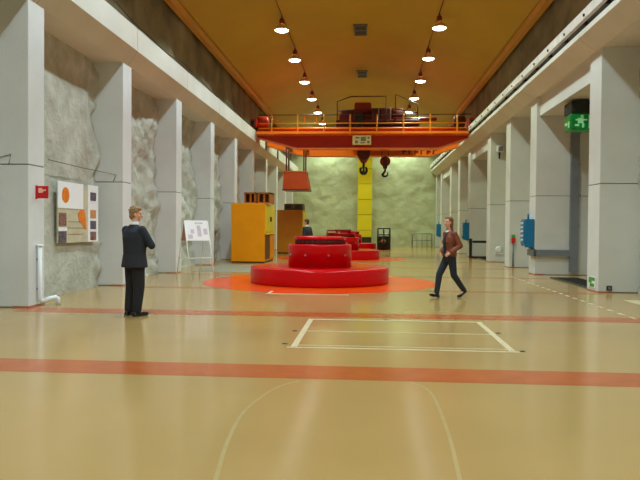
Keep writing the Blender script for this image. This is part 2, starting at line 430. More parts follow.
# ------------------------------------------------------------------ ceiling lamps
LY = [25.4 + 4.55 * k for k in range(-7, 7)]
def lamp(parts=True):
    t = thing('ceiling_lamp', '', 'lamp')
    m = MB().lathe([(.285, 0), (.275, .03), (.2, .13), (.1, .22), (.085, .24), (.1, .21), (.19, .12), (.262, .025), (.272, 0)], (0, 0, 0), 28, cap=False)
    m.build('shade', M_shade, t, local=True)
    MB().lathe([(.02, -.075), (.12, -.065), (.2, -.04), (.25, -.005), (.262, .02), (.02, .022)], (0, 0, 0), 28).build('diffuser', M_glow, t, local=True)
    MB().lathe([(.06, .22), (.085, .26), (.1, .3), (.1, .43), (.06, .46), (.03, .5)], (0, 0, 0), 18).build('ballast', M_ballast, t, local=True)
    return t
M_glow = mat('lamp_glow', rgb(255, 252, 240), .5, emit=rgb(250, 252, 255), estr=9, var=0)
proto = None
ORD = ['nearest', 'second', 'third', 'fourth', 'fifth', 'sixth', 'seventh', 'eighth']
li = 0
for side, lx in (('left', -3.45), ('right', 2.65)):
    vis = 0
    for y in LY:
        if proto is None: proto = lamp(); o = proto
        else: o = copy_tree(proto)
        zt = zc(lx)
        o.location = (lx, y, 9.2)
        if y > 24:
            lab = '%s of the ceiling lamps visible in the %s row, counted from the viewer' % (ORD[vis], side); vis += 1
        elif y > 20:
            lab = 'ceiling lamp of the %s row cut by the top edge of the picture' % side
        else: lab = 'ceiling lamp of the %s row above and behind the viewer' % side
        tag(o, lab, 'lamp', 'pendant lamps in two rows under the ceiling')
        MB().tube([(0, 0, .48), (0, 0, zt - 9.2)], .016, 8).build('stem', M_dark, o, local=True)
        ld = bpy.data.lights.new('lamp_light', 'SPOT'); ld.energy = LAMP_WATT; ld.spot_size = math.radians(126); ld.spot_blend = .3
        ld.shadow_soft_size = .2
        g = sm(22, 40, y) if side == 'left' else sm(15, 30, y)
        c0 = (.80, 1.0, 1.06) if side == 'left' else (.78, 1.0, .98)
        c1 = (.76, 1.04, .44)
        ld.color = tuple(c0[i] * (1 - g) + c1[i] * g for i in range(3))
        lo = bpy.data.objects.new('lamp_light', ld); COL.objects.link(lo); lo.parent = o; lo.location = (0, 0, -.09)
    # feed cable along each row
    tag(MB().tube([(lx, yy, zc(lx) - .03) for yy in (Y0 + .5, 15, 30, 45, Y1 - 1)], .018, 6).build('conduit', M_ballast),
        'dark cable conduit along the ceiling above the %s lamp row' % side, 'conduit')
for y, lab in ((28.8, 'nearer small grey grille in the middle of the ceiling'), (37.0, 'farther small grey grille in the ceiling above the crane')):
    t = thing('ceiling_vent', lab, 'vent', (-.42, y, zc(-.42) - .06), group='ceiling vents')
    zz = -.0
    for a in ((-.3, -.24, -.75, .75), (.24, .3, -.75, .75), (-.3, .3, -.75, -.69), (-.3, .3, .69, .75), (-.3, .3, -.04, .04)):
        B(*a, -.02, .06).build('frame', M_steel, t, local=True)
    for q in range(8):
        yy = -.62 + q * .17
        B(-.24, .24, yy, yy + .07, 0, .03).build('slat', M_plate_mark, t, local=True)

# ------------------------------------------------------------------ overhead crane
CRY = 35.5
crane = thing('overhead_crane', 'orange and red overhead travelling crane spanning the hall on high beams', 'crane', (CX, CRY, 6.58))
def girder(ya, yb, mt, lit):
    e = 5.5
    poly = [(CX - e, 6.25), (CX - 3.35, 5.68), (CX + 3.9, 5.68), (CX + e, 6.2), (CX + e, 6.72), (CX - e, 6.72)]
    g = MB().prism(poly, 'y', ya, yb).build('girder', mt, crane)
    # bottom flange follows the belly
    fl = [(CX - e, 6.21), (CX - 3.35, 5.63), (CX + 3.9, 5.63), (CX + e, 6.16), (CX + e, 6.2), (CX + 3.9, 5.68), (CX - 3.35, 5.68), (CX - e, 6.25)]
    MB().prism(fl, 'y', ya - .06, yb + .06).build('flange', M_crane_o, g)
    return g
g1 = girder(34.0, 34.7, M_crane, 1); g2 = girder(37.4, 38.1, M_crane_o, 0)  # far girder's brighter orange has the light falling on it put into its colour
for q in range(6):    # dark lettering blocks on the far girder
    x = 1.9 + q * .34
    B(x, x + .07, 37.33, 37.4, 5.72, 6.05).build('lettering', M_red_dk, g2)
    B(x + .07, x + .22, 37.33, 37.4, 5.98 if q % 2 else 5.84, 6.05 if q % 2 else 5.91).build('lettering', M_red_dk, g2)
# end carriages on the rails
for sgn in (-1, 1):
    x = CX + sgn * 5.56
    c = MB().cbox(x - .16, x + .16, 33.3, 38.9, 6.68, 7.1, .02).build('end_carriage', M_crane, crane)
    for yy in (33.8, 38.4):
        MB().lathe([(.2, -.07), (.2, .07)], (x, yy, 6.78), 20, 'x').build('wheel', M_dark, c)
    B(x - .1, x + .1, 33.05, 33.3, 6.75, 6.95).build('buffer', M_black, c)
MB().lathe([(.28, -.3), (.3, -.2), (.3, .25), (.2, .3)], (CX - 5.15, 33.9, 7.0), 18, 'x').build('drive_motor', M_crane, crane)
MB().lathe([(.28, -.3), (.3, -.2), (.3, .25), (.2, .3)], (CX + 5.0, 33.9, 7.0), 18, 'x').build('drive_motor', M_machine, crane)
# walkway with railing on the viewer's side
wk = B(CX - 5.4, CX + 5.4, 33.2, 34.0, 6.29, 6.36).build('walkway', M_crane_o, crane)
B(CX - 5.4, CX + 5.4, 33.18, 33.2, 6.3, 6.42).build('toe_board', M_crane_o, wk)
rl = MB().tube([(CX - 5.3, 33.22, 7.26), (CX + 5.5, 33.22, 7.26)], .022, 6).build('handrail', M_machine, crane)
for zz, mt in ((6.83, M_rail_o), (6.58, M_rail_o)):
    MB().tube([(CX - 5.3, 33.22, zz), (CX + 5.3, 33.22, zz)], .025, 6).build('knee_rail', mt, rl)
for q in range(8):
    x = -5.0 + q * 1.345
    MB().tube([(x, 33.22, 6.22), (x, 33.22, 7.28)], .04, 6).build('post', M_rail_o, rl)
for x in (-3.3, -2.68):
    MB().tube([(x, 33.22, 6.83), (x, 33.22, 7.22)], .04, 6).build('post', M_rail_o, rl)
MB().tube([(-3.3, 33.22, 7.21), (-2.68, 33.22, 7.21)], .03, 6).build('gate_bar', M_rail_o, rl)
# cross pipe and bright cable tray behind the railing
MB().tube([(CX - 5.2, 33.75, 6.62), (CX + 4.9, 33.75, 6.62)], .09, 8).build('drive_shaft', M_crane, crane)
# trolley with hoist machinery
tr = MB().cbox(-1.75, 2.6, 34.1, 37.9, 6.85, 7.15, .03).build('trolley', M_machine, crane)
MB().cbox(-1.6, -.75, 34.4, 35.4, 7.15, 7.5, .04).build('gearbox', M_red_dk, tr)
MB().lathe([(.3, -.45), (.36, -.4), (.36, .4), (.3, .45)], (-.35, 35.0, 7.85), 22, 'x').build('hoist_motor', M_hook_red, tr)
MB().cbox(-.9, .15, 34.5, 35.6, 7.15, 7.5, .04).build('motor_base', M_machine, tr)
MB().lathe([(.42, -.9), (.46, -.85), (.46, -.8), (.38, -.78), (.38, .78), (.46, .8), (.46, .9)], (-.4, 36.6, 7.5), 22, 'x').build('rope_drum', M_machine, tr)
MB().cbox(-1.55, 1.45, 35.3, 36.2, 7.15, 7.9, .05).build('winch_housing', M_machine, tr)
MB().cbox(-.75, -.35, 33.9, 34.15, 6.3, 7.5, .02).build('cable_chain', M_dark, tr)
MB().cbox(.1, .5, 34.2, 34.9, 7.15, 7.75, .04).build('gearbox', M_machine, tr)
MB().cbox(.55, 1.15, 34.6, 35.3, 7.15, 7.85, .05).build('control_cabinet', M_machine, tr)
MB().lathe([(.2, -.3), (.25, -.25), (.25, .25), (.2, .3)], (1.5, 35.2, 7.7), 18, 'x').build('hoist_motor', M_machine, tr)
MB().cbox(1.2, 3.5, 34.2, 35.2, 7.1, 7.28, .03).build('tray_box', M_red_dk, tr)
MB().cbox(-1.55, -.95, 35.8, 36.6, 7.15, 7.9, .04).build('brake', M_machine, tr)
for pts in ([(-1.68, 34.1, 6.9), (-1.68, 34.1, 8.1), (-.95, 34.1, 8.36), (.85, 34.1, 8.36), (.85, 34.1, 6.9)],
            [(1.35, 34.1, 7.0), (1.35, 34.1, 8.45), (2.5, 34.1, 7.95), (2.5, 34.1, 7.0)],
            [(-1.68, 34.1, 7.6), (.85, 34.1, 7.75)], [(1.35, 34.1, 7.7), (2.5, 34.1, 7.5)],
            [(-1.68, 37.8, 6.9), (-1.68, 37.8, 8.1), (.85, 37.8, 8.36), (.85, 37.8, 6.9)]):
    MB().tube(pts, .032, 6).build('guard_frame', M_machine, tr)
# rating plate
pl = MB().cbox(-.84, .1, 33.12, 33.17, 5.72, 6.2, .01).build('rating_plate', M_plate, crane)
for a in ((-.7, -.5, 6.04, 6.12), (-.42, -.16, 5.9, 6.12), (-.08, .02, 6.02, 6.12), (-.72, -.56, 5.8, 5.94), (-.1, .03, 5.8, 5.92), (-.45, -.2, 5.79, 5.85)):
    B(a[0], a[1], 33.11, 33.12, a[2], a[3]).build('plate_marking', M_plate_mark, pl)
MB().tube([(-.75, 33.15, 6.2), (-.75, 33.3, 6.32)], .015, 5).build('plate_hanger', M_dark, pl)
MB().tube([(.02, 33.15, 6.2), (.02, 33.3, 6.32)], .015, 5).build('plate_hanger', M_dark, pl)
# main hook: tapering block, ball shank, two horned hook
def hook(cx, cy, ztop, big):
    if big:
        h = MB().prism([(cx - .36, ztop), (cx + .36, ztop), (cx + .34, ztop - .35), (cx + .13, ztop - .72), (cx - .13, ztop - .72), (cx - .34, ztop - .35)], 'y', cy - .25, cy + .25).build('hook_block', M_hook_red, crane)
        MB().lathe([(.34, -.03), (.34, .03)], (cx, cy - .28, ztop - .25), 22, 'y').build('sheave', M_machine, h)
        MB().tube([(cx, cy, ztop - .7), (cx, cy, ztop - 1.05)], .07, 10).build('shank', M_dark, h)
        a0, rr, zc_ = .1, .21, ztop - 1.12
        for sg in (-1, 1):
            pts = [(cx + sg * rr * math.sin(a) * .82, cy, zc_ - rr * math.cos(a) * .95) for a in [i * math.pi * .78 / 9 for i in range(10)]]
            MB().tube(pts, [.1 - .006 * i for i in range(10)], 10).build('hook', M_dark, h)
        MB().tube([(cx, cy, ztop - 1.0), (cx, cy, ztop - 1.32)], .06, 8).build('shank', M_dark, h)
        ropes = (-.25, -.1, .1, .25)
    else:
        h = MB().lathe([(.2, -.16), (.28, -.12), (.28, .12), (.2, .16)], (cx, cy, ztop - .33), 24, 'y').build('hook_block', M_hook_red, crane)
        MB().cbox(cx - .12, cx + .12, cy - .18, cy + .18, ztop - .72, ztop - .2, .03).build('side_plate', M_machine, h)
        MB().tube([(cx, cy, ztop - .68), (cx, cy, ztop - .85)], .05, 8).build('shank', M_dark, h)
        zc_ = ztop - 1.0; rr = .155
        pts = [(cx + .02, cy, ztop - .8), (cx - .03, cy, zc_ + .1)] + [(cx - rr * math.cos(a), cy, zc_ - rr * math.sin(a)) for a in [i * math.pi * 1.18 / 10 for i in range(1, 11)]]
        MB().tube(pts, [.05, .055] + [.068 - .004 * i for i in range(10)], 10).build('hook', M_dark, h)
        ropes = (-.18, .18)
    for x in ropes:
        MB().tube([(cx + x, cy, ztop - .1), (cx + x, cy, 7.2)], .016, 6).build('rope', M_dark, h)
hook(-.29, 36.0, 5.82, True); hook(.89, 36.0, 5.5, False)
# cab on posts under the left end
cb = MB()
xa0, xa1, xb0, xb1 = -4.58, -3.38, -4.62, -3.2
cb.add([(xa0, 34.9, 4.5), (xa1, 34.9, 4.5), (xa1, 36.2, 4.5), (xa0, 36.2, 4.5), (xb0, 34.75, 3.56), (xb1, 34.75, 3.56), (xb1, 36.35, 3.56), (xb0, 36.35, 3.56)],
       [(0, 1, 2, 3), (7, 6, 5, 4), (0, 4, 5, 1), (1, 5, 6, 2), (2, 6, 7, 3), (3, 7, 4, 0)])
cabin = cb.build('operator_cab', M_cab, crane)
B(xb0 - .02, xb1 + .02, 34.72, 36.38, 3.5, 3.56).build('cab_floor', M_red_dk, cabin)
B(xa0 - .03, xa1 + .03, 34.86, 36.24, 4.5, 4.54).build('cab_roof', M_crane_o, cabin)
for x, y in ((-3.5, 35.0), (-3.5, 36.1), (-4.45, 35.0), (-4.45, 36.1)):
    MB().tube([(x, y, 4.52), (x, y, 5.9)], .04, 6).build('hanger_post', M_machine, cabin)
for x in (-3.5, -4.45):
    B(x - .06, x + .06, 34.3, 37.6, 5.86, 6.0).build('hanger_beam', M_machine, cabin)

# ------------------------------------------------------------------ generators
def generator(gy, label, full=True):
    t = thing('generator', label, 'generator', (GX, gy, 0), group='red generators in a line along the hall')
    q = lambda prof, n, name, mt, p=t, nn=72: MB().lathe(prof, (0, 0, 0), nn).build(name, mt, p, local=True)
    q([(1.86, .004), (1.9, .02), (1.905, .06), (1.905, .37), (1.89, .42), (1.86, .43), (.8, .43)], 0, 'base_disc', M_red)
    d = q([(.87, .42), (.87, 1.0), (.86, 1.04), (.83, 1.05), (.5, 1.05)], 0, 'drum', M_red)
    for a in (-112, -70, -35, -150, 20, 90, 160):
        x, y = .87 * math.cos(math.radians(a)), .87 * math.sin(math.radians(a))
        MB().ell((x, y, .76), (.03, .03, .03), n=10, m=6).build('bolt', M_steel, d, local=True)
    q([(.66, 1.04), (.66, 1.17)], 0, 'vent_ring', M_mesh)
    q([(.6, 1.17), (.69, 1.17), (.7, 1.19), (.7, 1.24), (.67, 1.26), (.3, 1.27)], 0, 'top_cap', M_red)
    for k in range(28):
        a = 2 * math.pi * k / 28; x, y = .675 * math.cos(a), .675 * math.sin(a)
        MB().tube([(x, y, 1.05), (x, y, 1.18)], .012, 5).build('vent_bar', M_red_dk, t, local=True)
    return t
generator(GY[0], 'large two-step red generator cover nearest the viewer on the bright orange floor circle')
g = generator(GY[1], 'second red generator cover half hidden behind the nearest one')
# handrail and plate over the second one
MB().cbox(-.3, .5, -.6, .3, 1.32, 1.42, .02).build('cover_plate', M_red_dk, g, local=True)
MB().cbox(-.68, -.3, -.5, -.42, 1.33, 1.4, .02).build('cover_arm', M_red_dk, g, local=True)
for x, y in ((-.66, -.46), (-.2, -.4), (.4, -.4), (.4, .2), (-.2, .2)):
    MB().tube([(x, y, 1.0), (x, y, 1.32)], .04, 8).build('cover_post', M_red_dk, g, local=True)
g = generator(GY[2], 'farthest red generator cover with a black guard rail beside it near the end wall')
# black guard railing round the pit beside the third generator
t = thing('guard_cage', 'black guard railing with pale boxes in front of the end wall beside the farthest generator', 'railing', (1.07, 45.1, 0))
for x in (.66, 1.06, 1.48):
    for y in (44.6, 45.6):
        MB().tube([(x, y, 0), (x, y, 1.5)], .05, 8).build('post', M_dark, t)
for z in (.55, 1.05, 1.48):
    MB().tube([(.66, 44.6, z), (1.48, 44.6, z)], .045, 6).build('rail', M_dark, t)
    MB().tube([(1.48, 44.6, z), (1.48, 45.6, z)], .045, 6).build('rail', M_dark, t)
MB().cbox(.7, 1.42, 44.75, 45.5, 0, .95, .03).build('motor_housing', M_dark, t)
MB().lathe([(.14, -.05), (.17, -.02), (.17, .02)], (1.05, 44.7, .6), 16, 'y').build('gauge', M_plate, t)
MB().cbox(1.0, 1.28, 44.8, 45.2, .95, 1.14, .02).build('junction_box', M_white, t)

# ------------------------------------------------------------------ yellow cabinets
t = thing('switch_cabinet', 'tall orange-yellow switch cabinet nearer the viewer, left of the red generator', 'cabinet', (-5.0, 28, 0), group='yellow switch cabinets by the left pillars')
bd = MB().cbox(-5.71, -4.3, 26.8, 29.45, .06, 2.5, .015).build('body', M_yellow, t)
B(-5.68, -4.33, 26.84, 29.42, 0, .06).build('plinth', M_brown_fill, t)
d = MB().cbox(-4.3, -4.26, 26.95, 28.2, 1.3, 2.44, .008).build('door', M_yellow2, t)
B(-4.26, -4.23, 28.05, 28.1, 1.75, 1.95).build('handle', M_dark, d)
d = MB().cbox(-4.3, -4.26, 28.24, 29.4, 1.3, 2.44, .008).build('door', M_yellow2, t)
B(-4.26, -4.23, 28.34, 28.39, 1.75, 1.95).build('handle', M_dark, d)
B(-4.3, -4.2, 26.84, 29.45, 1.2, 1.27).build('ledge', M_yellow2, t)
MB().cbox(-4.3, -4.28, 26.95, 28.1, .14, 1.16, .006).build('lower_panel', M_brown_fill, t)
MB().cbox(-4.3, -4.27, 28.2, 29.4, .14, 1.16, .006).build('lower_panel', M_yellow, t)
for i, (a, b) in enumerate(((-5.2, -4.72), (-4.62, -4.1))):
    fr = B(a, b, 27.0, 27.06, 2.5, 2.55).build('top_frame', M_orange_frame, t)
    for bx in ((a, a + .06, 2.5, 2.96), (b - .06, b, 2.5, 2.96), (a, b, 2.9, 2.96)):
        B(bx[0], bx[1], 26.98, 28.2, bx[2], bx[3]).build('frame_bar', M_orange_frame, fr)
    B(a + .06, b - .06, 27.3, 27.34, 2.55, 2.9).build('louvre', M_brown_fill, fr)
    MB().cbox(a + .22, a + .3, 27.0, 27.05, 2.55, 2.9, .005).build('frame_bar', M_orange_frame, fr)
t = thing('switch_cabinet', 'farther ochre switch cabinet with a dark box on top, behind the nearer yellow one', 'cabinet', (-4.5, 38, 0), group='yellow switch cabinets by the left pillars')
MB().cbox(-5.22, -3.78, 37.0, 39.4, .06, 2.5, .015).build('body', M_ocher, t)
B(-5.2, -3.8, 37.04, 39.36, 0, .06).build('plinth', M_brown_fill, t)
MB().cbox(-3.79, -3.75, 37.1, 39.3, 1.3, 2.4, .008).build('door', M_yellow2, t)
MB().cbox(-3.79, -3.75, 37.1, 39.3, .15, 1.2, .008).build('door', M_yellow2, t)
for a, b in ((-4.82, -4.32), (-4.26, -3.76)):
    o = MB().cbox(a, b, 37.05, 38.4, 2.5, 2.86, .015).build('top_box', M_brown_fill, t)
    B(a + .08, b - .08, 37.03, 37.05, 2.58, 2.78).build('grille', M_dark, o)

# ------------------------------------------------------------------ yellow shaft on the end wall
t = thing('cable_shaft', 'tall yellow panelled shaft up the middle of the pale end wall', 'shaft', (-.3, 53.75, 0))
B(-.84, .22, 53.5, 53.6, .1, 9.2).build('backing', M_machine, t)
z = .75
B(-.87, .26, 53.35, 53.7, 0, .74).build('foot_panel', M_dark, t)
MB().cbox(-.87, .26, 53.4, 53.7, .76, 1.3, .01).build('foot_panel', M_yellow2, t)
z = 1.33
while z < 8.6:
    MB().cbox(-.89, .28, 53.42, 53.7, z, z + 1.235, .012).build('panel', M_yellow_col, t); z += 1.265
# grey rail by the end wall
t = thing('pipe_railing', 'low grey pipe railing standing before the end wall at the right', 'railing', (4.3, 52.5, 0))
MB().tube([(3.52, 52.5, 0), (3.52, 52.5, 1.0), (3.6, 52.5, 1.08), (5.0, 52.5, 1.08), (5.08, 52.5, 1.0), (5.08, 52.5, 0)], .045, 8).build('hoop', M_steel, t)
for x in (3.9, 4.3, 4.7):
    MB().tube([(x, 52.5, 0), (x, 52.5, 1.08)], .03, 6).build('bar', M_steel, t)
MB().tube([(3.52, 52.5, .55), (5.08, 52.5, .55)], .03, 6).build('bar', M_steel, t)

# ------------------------------------------------------------------ left-hand fittings
# red sign on the first pillar
t = thing('fire_sign', 'small square red sign with pale symbol on the nearest left pillar', 'sign', (-6.0, 11.6, 2.0))
MB().cbox(-6.11, -5.9, 11.605, 11.625, 2.0, 2.23, .004).build('plate', M_signred, t)
MB().prism([(-6.08, 2.1), (-6.01, 2.1), (-5.99, 2.13), (-5.94, 2.14), (-5.94, 2.165), (-6.0, 2.16), (-6.02, 2.19), (-6.08, 2.19)], 'y', 11.595, 11.605).build('symbol', M_signpale, t)
B(-6.14, -6.11, 11.6, 11.63, 1.99, 2.24).build('bracket', M_signred, t)
# white pipe at the foot of the first pillar
t = thing('white_pipe', 'white pipe standing at the foot of the nearest left pillar, bent along the floor', 'pipe', (-6.0, 11.8, 0))
MB().tube([(-6.085, 11.66, 1.14), (-6.085, 11.66, .14), (-6.07, 11.68, .1), (-6.0, 11.76, .09)], .042, 12).build('riser', M_whitepipe, t)
MB().tube([(-6.03, 11.73, .1), (-5.95, 11.83, .13), (-5.9, 11.9, .14), (-5.87, 11.92, .12), (-5.86, 11.92, 0)], .045, 12).build('elbow', M_whitepipe, t)
MB().lathe([(.054, 0), (.054, .05)], (-6.085, 11.66, 1.1), 14).build('collar', M_whitepipe, t)
for zz in (.3, .85):
    B(-6.14, -6.05, 11.64, 11.69, zz, zz + .04).build('clip', M_steel, t)
# notice board on the rock of the first bay
bx = -6.62
t = thing('notice_board', 'notice board with map, white sheet and photo strip on the left rock wall', 'notice board', (bx, 14.45, 1.1))
bd = B(bx - .03, bx, 13.6, 15.68, 1.12, 2.42).build('backing_board', M_beige, t)
B(bx, bx + .012, 13.58, 14.82, 1.88, 2.46).build('white_sheet', M_paper, t)
MB().lathe([(.17, 0), (.17, .006)], (bx + .012, 13.93, 2.17), 24, 'x').build('orange_disc', M_orange_pr, t)
MB().prism([(14.55, 1.78), (14.68, 1.88), (14.86, 1.88), (14.95, 1.72), (15.0, 1.42), (14.9, 1.42), (14.76, 1.55), (14.62, 1.6)], 'x', bx, bx + .01).build('orange_region', M_orange_pr, t)
B(bx, bx + .01, 15.08, 15.66, 1.12, 2.47).build('photo_strip', M_paper, t)
for zz, mt in ((2.1, M_photo), (1.68, M_photo3), (1.42, M_photo), (1.16, M_photo2)):
    B(bx + .01, bx + .016, 15.2, 15.52, zz, zz + .2).build('photo', mt, t)
B(bx, bx + .01, 13.64, 13.98, 1.5, 1.78).build('photo', M_photo2, t)
B(bx, bx + .01, 13.62, 13.98, 1.13, 1.46).build('photo', M_photo, t)
B(bx + .01, bx + .014, 13.6, 14.0, 1.38, 1.46).build('caption_card', M_paper, t)
for zz in (1.3, 1.44, 1.58):
    B(bx, bx + .004, 14.06, 14.85, zz, zz + .014).build('map_line', M_wood, t)
for yy in (13.9, 15.3):
    B(bx - .08, bx - .03, yy, yy + .05, 1.5, 1.56).build('wall_bracket', M_steel, t)
for ch in [k for k in bpy.data.objects if k.parent == t]: ch.location.y -= .15   # sits a little nearer the first pillar
# easel
ez = math.radians(40)
t = thing('display_easel', 'white tent-shaped display board on thin white legs before the left pillars', 'easel', (-5.0, 18.55, 0), ez)
def EM(y0, y1, z0, z1, x0, x1, name, mt, p):     # leaning slab in the tent's local frame
    m = MB(); th = .018
    sg = 1 if y1 < y0 else -1
    m.add([(x0, y0, z1), (x1, y0, z1), (x1, y1, z0), (x0, y1, z0), (x0, y0 + th, z1), (x1, y0 + th, z1), (x1, y1 + th, z0), (x0, y1 + th, z0)],
          [(0, 1, 2, 3), (7, 6, 5, 4), (0, 4, 5, 1), (1, 5, 6, 2), (2, 6, 7, 3), (3, 7, 4, 0)])
    return m.build(name, mt, p, local=True)
fb = EM(-.01, -.2, 1.1, 1.68, -.37, .37, 'front_board', M_paper, t)
EM(.01, .2, 1.1, 1.68, -.37, .37, 'back_board', M_wood, t)
for a in ((-.2, -.1, .35, .55), (.0, .12, .2, .75), (-.3, -.16, .1, .3), (.2, .32, .3, .6), (-.05, .2, .82, .9)):
    za, zb = 1.1 + .58 * a[2], 1.1 + .58 * a[3]; f = lambda z: -.01 - .19 * (1.68 - z) / .58 - .004
    m = MB(); m.add([(a[0], f(za), za), (a[1], f(za), za), (a[1], f(zb), zb), (a[0], f(zb), zb), (a[0], f(za) + .003, za), (a[1], f(za) + .003, za), (a[1], f(zb) + .003, zb), (a[0], f(zb) + .003, zb)],
                    [(0, 1, 2, 3), (7, 6, 5, 4), (0, 4, 5, 1), (1, 5, 6, 2), (2, 6, 7, 3), (3, 7, 4, 0)])
    m.build('drawing', M_sketch, fb, local=True)
for x in (-.36, .36):
    MB().prism([(-.19, 1.1), (.19, 1.1), (0, 1.67)], 'x', x - .008, x + .008).build('end_panel', M_wood, t, local=True)
    for sg in (-1, 1):
        MB().tube([(x, sg * .03, 1.64), (x, sg * .5, 0)], .016, 6).build('leg', M_white, t, local=True)
    MB().tube([(x, -.33, .6), (x, .33, .6)], .01, 6).build('tie_bar', M_white, t, local=True)
MB().tube([(-.37, -.33, .6), (.37, -.33, .6)], .012, 6).build('tie_bar', M_white, t, local=True)

# ------------------------------------------------------------------ right-hand fittings
def blue_box(y, label):
    t = thing('switch_box', label, 'switch box', (5.3, y + .35, .9), group='blue switch boxes on the right pillars')
    bd = MB().cbox(5.18, 5.48, y + .04, y + .62, .94, 1.84, .015).build('enclosure', M_blue, t)
    MB().cbox(5.15, 5.18, y + .08, y + .58, 1.0, 1.78, .006).build('door', M_blue, t)
    for q in range(5):
        s_ = MB().lathe([(.03, -.07), (.04, -.05), (.036, 0)], (5.15, y + .2, 1.14 + q * .14), 10, 'x').build('socket', M_white, t)
    B(5.17, 5.46, y + .0, y + .04, .9, .98).build('bottom_flange', M_blue, t)
    MB().tube([(5.34, y + .3, 1.84), (5.34, y + .3, 2.02)], .035, 8).build('cable_gland', M_blue, t)
    MB().tube([(5.4, y + .2, .94), (5.4, y + .2, .86)], .07, 8).build('cable_gland', M_dark, t)
    return t
blue_box(21.93, 'nearest blue switch box with white sockets, on the right pillar beside the grey cable tray')
blue_box(35.86, 'middle blue switch box on a right pillar just right of the walking woman')
blue_box(49.62, 'farthest blue switch box on a right pillar just left of the walking woman')
t = thing('cable_tray', 'grey L-shaped cable tray on the side of the second right pillar', 'cable tray', (6.2, 21.8, 0))
B(5.44, 6.84, 21.78, 21.9, .62, .83).build('horizontal_tray', M_steel, t)
B(5.38, 5.48, 21.78, 22.5, .62, .83).build('tray_return', M_steel, t)
B(6.58, 6.84, 21.76, 21.9, .1, 5.12).build('vertical_tray', M_steel, t)
for zz in (1.6, 2.6, 3.6, 4.6):
    B(6.56, 6.86, 21.745, 21.76, zz, zz + .06).build('strap', M_steel, t)
# green illuminated sign box hanging in the first portal
t = thing('exit_sign', 'green lit sign lantern under a dark bracket box, high in the nearest right opening', 'exit sign', (6.1, 19.2, 4.3))
MB().cbox(5.72, 6.42, 19.0, 19.7, 4.82, 5.16, .02).build('housing', M_green_dk, t)
sg_ = MB().cbox(5.7, 6.4, 19.0, 19.6, 4.34, 4.8, .03).build('lantern', M_green, t)
# pictogram: running figure and arrow, on the face towards the viewer and towards the hall
for a in ((5.98, 6.06, 4.68, 4.76), (5.9, 6.06, 4.52, 4.67), (5.84, 5.92, 4.6, 4.64), (6.06, 6.16, 4.6, 4.64), (5.82, 5.94, 4.44, 4.5), (6.02, 6.08, 4.4, 4.52), (6.2, 6.36, 4.38, 4.76)):
    B(a[0], a[1], 18.99, 19.0, a[2], a[3]).build('pictogram', M_green_lt, t)
for a in ((19.1, 19.2, 4.42, 4.6), (19.3, 19.5, 4.5, 4.58)):
    B(5.69, 5.7, a[0], a[1], a[2], a[3]).build('pictogram', M_green_lt, t)
# small fittings
t = thing('evacuation_sticker', 'small green and white sticker low on the nearest right pillar', 'sticker', (5.485, 16.35, .1))
B(5.476, 5.486, 16.12, 16.62, .09, .36).build('sheet', M_white, t)
for a in ((16.16, 16.36, .26, .34), (16.38, 16.58, .2, .34), (16.2, 16.5, .11, .19)):
    B(5.472, 5.476, a[0], a[1], a[2], a[3]).build('symbol', M_greenst, t)
t = thing('wall_socket', 'small dark socket near the floor on the nearest right pillar', 'socket', (5.74, 15.94, .06))
MB().cbox(5.68, 5.8, 15.92, 15.96, .06, .17, .006).build('plate', M_green_dk, t)
MB().lathe([(.035, -.01), (.035, 0)], (5.74, 15.92, .115), 12, 'y').build('outlet', M_steel, t)
t = thing('alarm_post', 'small red and green call box with a cable on the third right pillar', 'call box', (5.63, 25.78, .0))
MB().cbox(5.56, 5.7, 25.7, 25.82, .98, 1.16, .01).build('red_box', M_signred, t)
MB().cbox(5.57, 5.69, 25.72, 25.82, 1.16, 1.28, .01).build('green_lid', M_greenst, t)
MB().tube([(5.63, 25.79, .02), (5.63, 25.79, .98)], .03, 8).build('conduit', M_steel, t)
t = thing('hose_bracket', 'small white wall bracket low on the fourth right pillar', 'bracket', (5.9, 29.9, .3))
MB().cbox(5.74, 6.06, 29.88, 29.95, .36, .44, .01).build('shelf', M_white, t)
MB().lathe([(.1, -.12), (.15, -.1), (.15, -.06)], (5.88, 29.95, .58), 14, 'y').build('reel', M_white, t)
MB().tube([(5.76, 29.9, .4), (5.88, 29.86, .7), (6.02, 29.9, .72)], .03, 6).build('arm', M_white, t)
t = thing('flood_lamp', 'small white floodlight high on the fourth right pillar', 'floodlight', (5.85, 29.9, 4.6))
MB().cbox(5.72, 6.0, 29.6, 29.85, 4.95, 5.22, .03).build('head', M_white, t)
MB().cbox(5.76, 5.96, 29.58, 29.6, 4.98, 5.19, .005).build('glass', M_steel, t)
MB().tube([(5.86, 29.8, 4.98), (5.86, 29.86, 4.72), (5.86, 29.915, 4.7)], .035, 8).build('arm', M_dark, t)
t = thing('barrier_rail', 'dark low barrier rail in the opening behind the walking woman', 'barrier', (5.6, 33.9, 0))
MB().cbox(5.18, 5.32, 33.8, 33.96, 0, 1.0, .02).build('post', M_dark, t)
MB().cbox(5.34, 7.2, 33.86, 33.92, .78, .9, .02).build('rail', M_dark, t)
MB().cbox(5.2, 7.2, 33.8, 34.0, .0, .08, .01).build('foot_bar', M_dark, t)

